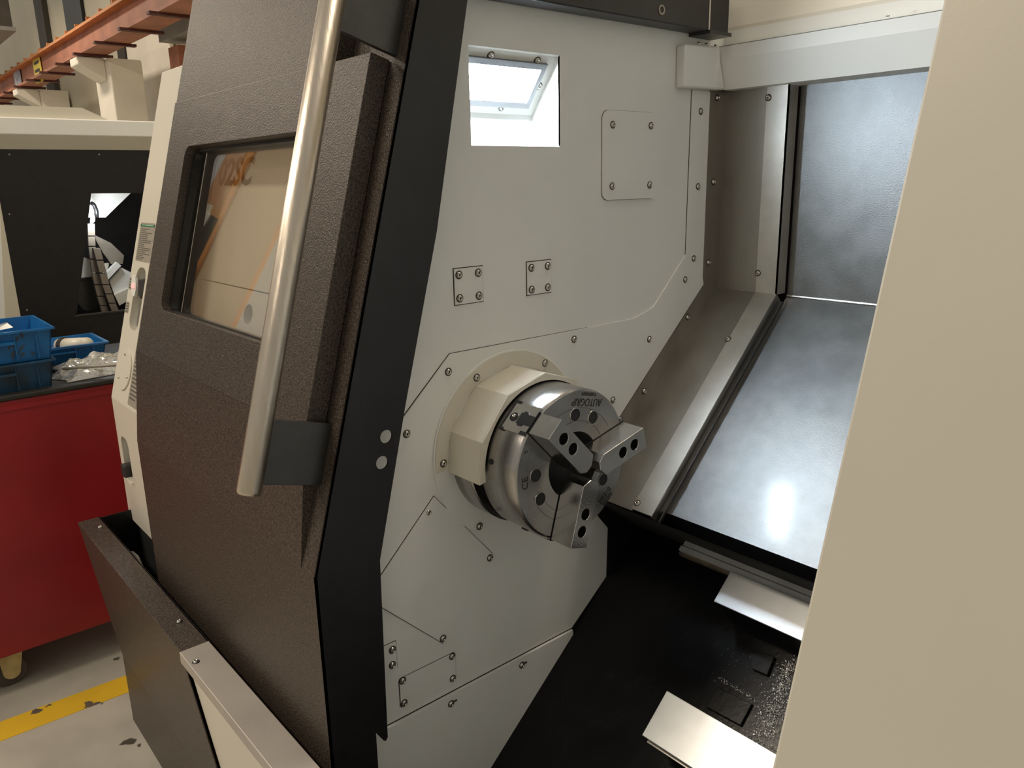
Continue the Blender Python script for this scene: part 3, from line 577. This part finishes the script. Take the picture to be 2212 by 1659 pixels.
me = bpy.data.meshes.new('metal_chips'); chips.to_mesh(me); chips.free(); ch = link('metal_chips', me, mat('chip_steel', (.9, .86, .78), .3, .45, noise=.3, nscale=80), P); ch['kind'] = 'stuff'

# ---- sliding door
KY, KZ, SL = -.4135, -.10, .285; HYP = math.hypot(1, SL); XD = .045; XL = -.812; OFF = .033
yb = lambda z, off=0: KY+SL*(z-KZ)-off*HYP
def on(px, py, off): return atp(px, py, (0, KY-off*HYP, KZ), (0, 1, -SL))
DR = MB()
def slab(mb, x0, x1, z0, z1, o0, th): mb.prism([(yb(z0, o0), z0), (yb(z1, o0), z1), (yb(z1, o0)+th, z1), (yb(z0, o0)+th, z0)], x0, x1)
WX0, WX1, WZ0, WZ1 = -.700, -.165, .208, .535
slab(DR, XL, WX0-.01, KZ, 1.1, 0, .004); slab(DR, WX1+.01, XD, KZ, 1.1, 0, .004); slab(DR, WX0-.01, WX1+.01, KZ, WZ0-.01, 0, .004); slab(DR, WX0-.01, WX1+.01, WZ1+.01, 1.1, 0, .004)
DR.prism([(KY, KZ), (KY, -.80), (KY+.004, -.80), (KY+.004, KZ)], XL, XD)
DR.prism([(yb(1.1), 1.1), (KY, KZ), (KY, -.80), (KY+.05, -.80), (KY+.05, KZ), (yb(1.1)+.05, 1.1)], XL, XL+.003)
door = DR.build('door', 'brown', P); door['label'] = 'dark brown sliding door pushed to the left'
TD = frame((0, KY-OFF*HYP, KZ), (1, 0, 0), (0, SL, 1)); vz = lambda z: (z-KZ)*HYP
z1, z0 = .632, .105
plate('window_panel', [[(XL, vz(z0)), (.002, vz(z0)), (.002, vz(z1)), (XL, vz(z1))], rrect(WX0, vz(WZ0), WX1, vz(WZ1), .022)[::-1]], OFF-.001, TD, 'brown', door, bev=.0012, z0=-OFF+.001)
MB().prism([(yb(z0, OFF), z0), (KY-.0005, KZ+.001), (KY+.002, KZ+.001), (yb(z0)+.002, z0)], XL, .002).build('lower_band', 'brown', door)
slab2 = MB(); slab(slab2, XL-.004, -.11, z1, 1.1, OFF-.004, .03); slab2.build('upper_panel', 'brown', door)
plate('window_seal', [rrect(WX0, vz(WZ0), WX1, vz(WZ1), .022), rrect(WX0+.009, vz(WZ0)+.003, WX1-.009, vz(WZ1)-.006, .018)[::-1]], .012, TD, 'black', door, z0=-.030)
gl = plate('window_glass', [rrect(WX0+.003, vz(WZ0)+.003, WX1-.003, vz(WZ1)-.003, .018)], .003, TD, 'glass', door, z0=-.034)
gl['label'] = 'clear reflective window pane'
# inner flange of the door (sheet facing the work area)
FD = frame((XD, 0, 0), (0, 1, 0), (0, 0, 1))
prof_o = [(yb(1.1), 1.1), (KY, KZ), (KY, -.80)]; tip = [(-.336, -.80), (-.333, -.407), (-.320, -.428), (-.316, -.431), (-.312, -.426), (-.3115, -.40), (-.304, -.11), (-.243, .123), (-.170, .382), (-.098, .708), (-.012, 1.1)]
plate('inner_flange', [prof_o+tip, circ(-.279, .085, .0105, 20)[::-1], circ(-.289, .046, .0105, 20)[::-1]], .003, FD, 'black', door, z0=-.003)
# handle
XB = .018
hb0 = at(537, 1066, 0, XB); dirb = Vector((0, SL, 1)).normalized(); hbT = hb0+dirb*.95
hs = MB().tube([hb0, hb0+dirb*.004, hbT], [.0165, .0172, .0172], 32).build('handle_bar', 'brushed', door, smooth=True)
for pg in hs.data.polygons:
    if len(pg.vertices) > 8: pg.use_smooth = False
hs['label'] = 'brushed steel handle tube'
nrm = Vector((0, 1, -SL)).normalized()
def bracket(s0, s1):
    a = hb0+dirb*s0; b = hb0+dirb*s1; L_ = (Vector((0, yb(a.z), a.z))-Vector((0, a.y, a.z))).y/HYP
    MB().ext([a+nrm*.014, b+nrm*.014, b+nrm*(L_+.004), a+nrm*(L_+.004)], (-.010, 0, 0)).build('handle_bracket', 'bracket', door, bevel=.001)
bracket(.012, .105); bracket(.637, .74)

# ---- fixed white front panel behind the door, with pockets
FO = -.05; TF = frame((0, KY-FO*HYP, KZ), (1, 0, 0), (0, SL, 1))
onF = lambda px, py: on(px, py, FO)
def f2(px, py): q = onF(px, py); return (q.x, vz(q.z))
FXL = -1.235
slot = rrect(-1.185, vz(.097), -1.105, vz(.255), .03)
hole_c = onF(535, 680)
fp = plate('front_panel', [[(FXL, vz(-.088)), (-.02, vz(-.088)), (-.02, vz(.747)), (FXL, vz(.747))], slot[::-1], circ(hole_c.x, vz(hole_c.z), .02, 24)[::-1]], .02, TF, 'offwhite', P, bev=.0015, z0=-.02)
FYL = yb(-.088, FO)
TV = frame((0, FYL, 0), (1, 0, 0), (0, 0, 1)); lslot = rrect(-1.205, -.322, -1.138, -.190, .022)
lpn = plate('lower_front_panel', [[(FXL, -.088), (FXL-.004, -.44), (-.02, -.44), (-.02, -.088)], lslot[::-1]], .02, TV, 'offwhite', P, bev=.001, z0=-.02)
MB().prism([(yb(.746, FO)+.001, .746), (yb(-.088, FO)+.001, -.088), (FYL+.001, -.44), (FYL+.3, -.44), (FYL+.75, .746)], FXL-.001, FXL+.01).build('end_panel', 'offwhite', P)
MB().box((FXL, yb(.746, FO)+.01, .742), (-.02, yb(.746, FO)+.5, .746)).build('top_cover', 'offwhite', P)
MB().box((-1.215, -.30, -.34), (-1.125, -.29, -.17)).build('pocket', 'greypocket', lpn)
plate('pocket', [rrect(-1.20, vz(.085), -1.09, vz(.27), .03)], .003, TF, 'greypocket', fp, z0=-.06)
kb = MB().box((-1.178, -.376, -.296), (-1.146, -.32, -.260)).build('knob', 'darkgrey', lpn, bevel=.006)
plate('pocket_rod', [[(-1.160, -.30), (-1.156, -.30), (-1.156, -.195), (-1.160, -.195)]], .004, TV, 'offwhite', lpn, z0=-.03)
lv = plate('lever', [[(-1.165, vz(.225)), (-1.107, vz(.232)), (-1.107, vz(.195)), (-1.125, vz(.180)), (-1.14, vz(.185))]], .03, TF, 'darkgrey', fp, bev=.003, z0=-.03)
lf = plate('lever_face', [[(-1.187+.021*math.cos(R(a))+.012*math.sin(R(a))*-1, vz(.207)+.028*math.sin(R(a))) for a in range(0, 360, 20)]], .006, TF, 'white', lv, z0=-.004)
plate('lever_display', [[(-1.196, vz(.200)), (-1.172, vz(.200)), (-1.176, vz(.211)), (-1.199, vz(.211))]], .002, TF, 'led', lf, z0=.002)
dc = plate('round_cover', [circ(-1.150, vz(-.004), .053, 40)], .004, TF, 'offwhite', fp, bev=.001)
for a in (60, 180, 300): screw(TF @ Vector((-1.150+.04*math.cos(R(a+40)), vz(-.004)+.04*math.sin(R(a+40)), .004)), (0, -1, SL), dc, SMALL)
def sticker(name, quad, lines, head=None, tf=TF):
    (x0, v0), (x1, v1) = quad
    s = plate(name, [rrect(x0, v0, x1, v1, min(.006, (x1-x0)*.2))], .0006, tf, 'sticker', fp)
    h = v1-v0; w = x1-x0; y = v1-h*.06
    if head: plate('header_band', [[(x0+w*.01, v1-h*head), (x1-w*.01, v1-h*head), (x1-w*.01, v1-h*.04), (x0+w*.01, v1-h*.04)]], .0003, tf, 'green', s, z0=.0006); y = v1-h*(head+.04); plate('header_print', [[(x0+w*.1, v1-h*head*.75), (x1-w*.1, v1-h*head*.75), (x1-w*.1, v1-h*head*.5), (x0+w*.1, v1-h*head*.5)]], .0003, tf, 'greenlite', s, z0=.0009)
    st = (y-v0-h*.03)/lines
    for i in range(lines):
        ww = random.choice((.55, .85, .85, .82, .4)); yy = y-st*(i+.5)
        plate('print_line', [[(x0+w*.07, yy-st*.22), (x0+w*(.07+ww), yy-st*.22), (x0+w*(.07+ww), yy+st*.22), (x0+w*.07, yy+st*.22)]], .0003, tf, 'stickerink', s, z0=.0006)
    return s
sticker('instruction_sticker', ((-1.21, vz(.270)), (-1.093, vz(.367))), 17, .10)
sl_ = sticker('long_sticker', ((-1.089, vz(-.080)), (-.97, vz(.367))), 40, .055)
for z in (.15, .065): plate('green_band', [[(-1.078, vz(z-.014)), (-.972, vz(z-.014)), (-.972, vz(z+.014)), (-1.078, vz(z+.014))]], .0004, TF, 'green', sl_, z0=.0008)
sticker('small_sticker', ((-1.232, vz(.195)), (-1.194, vz(.226))), 4); sticker('small_sticker', ((-1.230, vz(.134)), (-1.202, vz(.163))), 4)
s_ = plate('small_sticker', [[(-1.234, -.292), (-1.212, -.292), (-1.212, -.278), (-1.234, -.278)]], .0006, TV, 'stickerink', lpn)
text('model_lettering', '02SC', .078, frame((TF @ Vector((-.63, vz(.480), .001))), (1, 0, 0), (0, SL, 1)), 'tan', fp, ext=.0003, shear=.1, sx=1.05, bold=.002)
a, b = onF(440, 606), onF(640, 645); plate('panel_seam', [[(-.72, vz(.2585)), (-.1, vz(.2585)), (-.1, vz(.2605)), (-.72, vz(.2605))]], .0004, TF, 'gap', fp)
plate('hole_cup', [circ(hole_c.x, vz(hole_c.z), .0205, 24)], .002, TF, 'greypocket', fp, z0=-.022)
# ---- right front panel, next to the camera
RO = -.02; xr = on(1890, 660, RO).x
TR = frame((0, KY-RO*HYP, KZ), (1, 0, 0), (0, SL, 1))
plate('right_front_panel', [[(xr, vz(-.10)), (1.6, vz(-.10)), (1.6, vz(1.1)), (xr, vz(1.1))]], .025, TR, 'shaded_cream', P, bev=.0025, z0=-.025)
MB().box((xr, yb(KZ, RO), -.9), (1.6, yb(KZ, RO)+.025, KZ)).build('right_lower_panel', 'shaded_cream', P)
MB().box((1.30, -.25, -.9), (1.32, .74, 1.1)).build('bounce_end_wall', 'white', P)  # unseen end wall added to bounce lamp light onto the headstock wall
# ---- base: splash rim and front panel below the door
RZ = -.407
gr = MB().prism([(-.4935, RZ), (-.4935, RZ-.024), (-.490, RZ-.024), (-.490, RZ-.003), (-.437, RZ-.003), (-.437, RZ)], -.408, 1.3).build('splash_rim', 'greyrim', P, bevel=.0012)
screw(at(423, 1430, 2, RZ), (0, 0, 1), gr)
MB().prism([(-.484, RZ-.004), (-.430, -.835), (-.430, ZF+.05), (-.41, ZF+.05), (-.41, -.83), (-.46, RZ-.004)], -.402, 1.3).build('base_front_panel', 'offwhite', P)
MB().box((-1.209, -.345, -.62), (.0, -.335, -.42)).build('gutter_back', 'void', P); MB().box((-1.209, -.43, -.63), (.0, -.335, -.62)).build('gutter_floor', 'void', P)
MB().box((-1.15, -.3, ZF), (1.2, .7, -.85)).build('machine_base', 'black', P)
# ---- dark brown tank in front of the base
tk = MB().prism([(-.4915, RZ), (-.4365, -.835), (-.4365, ZF), (-.4335, ZF), (-.4335, -.833), (-.4885, RZ-.004)], -1.214, -.408).build('front_tank', 'brown', P, bevel=.0012)
tk['label'] = 'dark brown tank box with narrow top rim'
tr_ = MB().box((-1.214, -.4915, RZ-.003), (-.408, -.437, RZ)).build('top_rim', 'brown', tk, bevel=.001)
MB().prism([(-.4885, RZ-.003), (-.4335, -.833), (-.4335, ZF), (-.33, ZF), (-.33, RZ-.03), (-.352, RZ-.003)], -1.214, -1.210).build('end_wall', 'black', tk)
MB().box((-1.214, -.440, RZ-.10), (-.408, -.437, RZ)).build('rim_return', 'black', tk)
for px, py in ((216, 1139), (387, 1343)): screw(at(px, py, 2, RZ), (0, 0, 1), tr_)
mb = MB(); mb.tube([at(x, y, 2, RZ-.06) for x, y in ((285, 1195), (296, 1205), (303, 1222), (310, 1240))], .006, 8).build('drain_chain', 'steelgrey', tk, smooth=True)
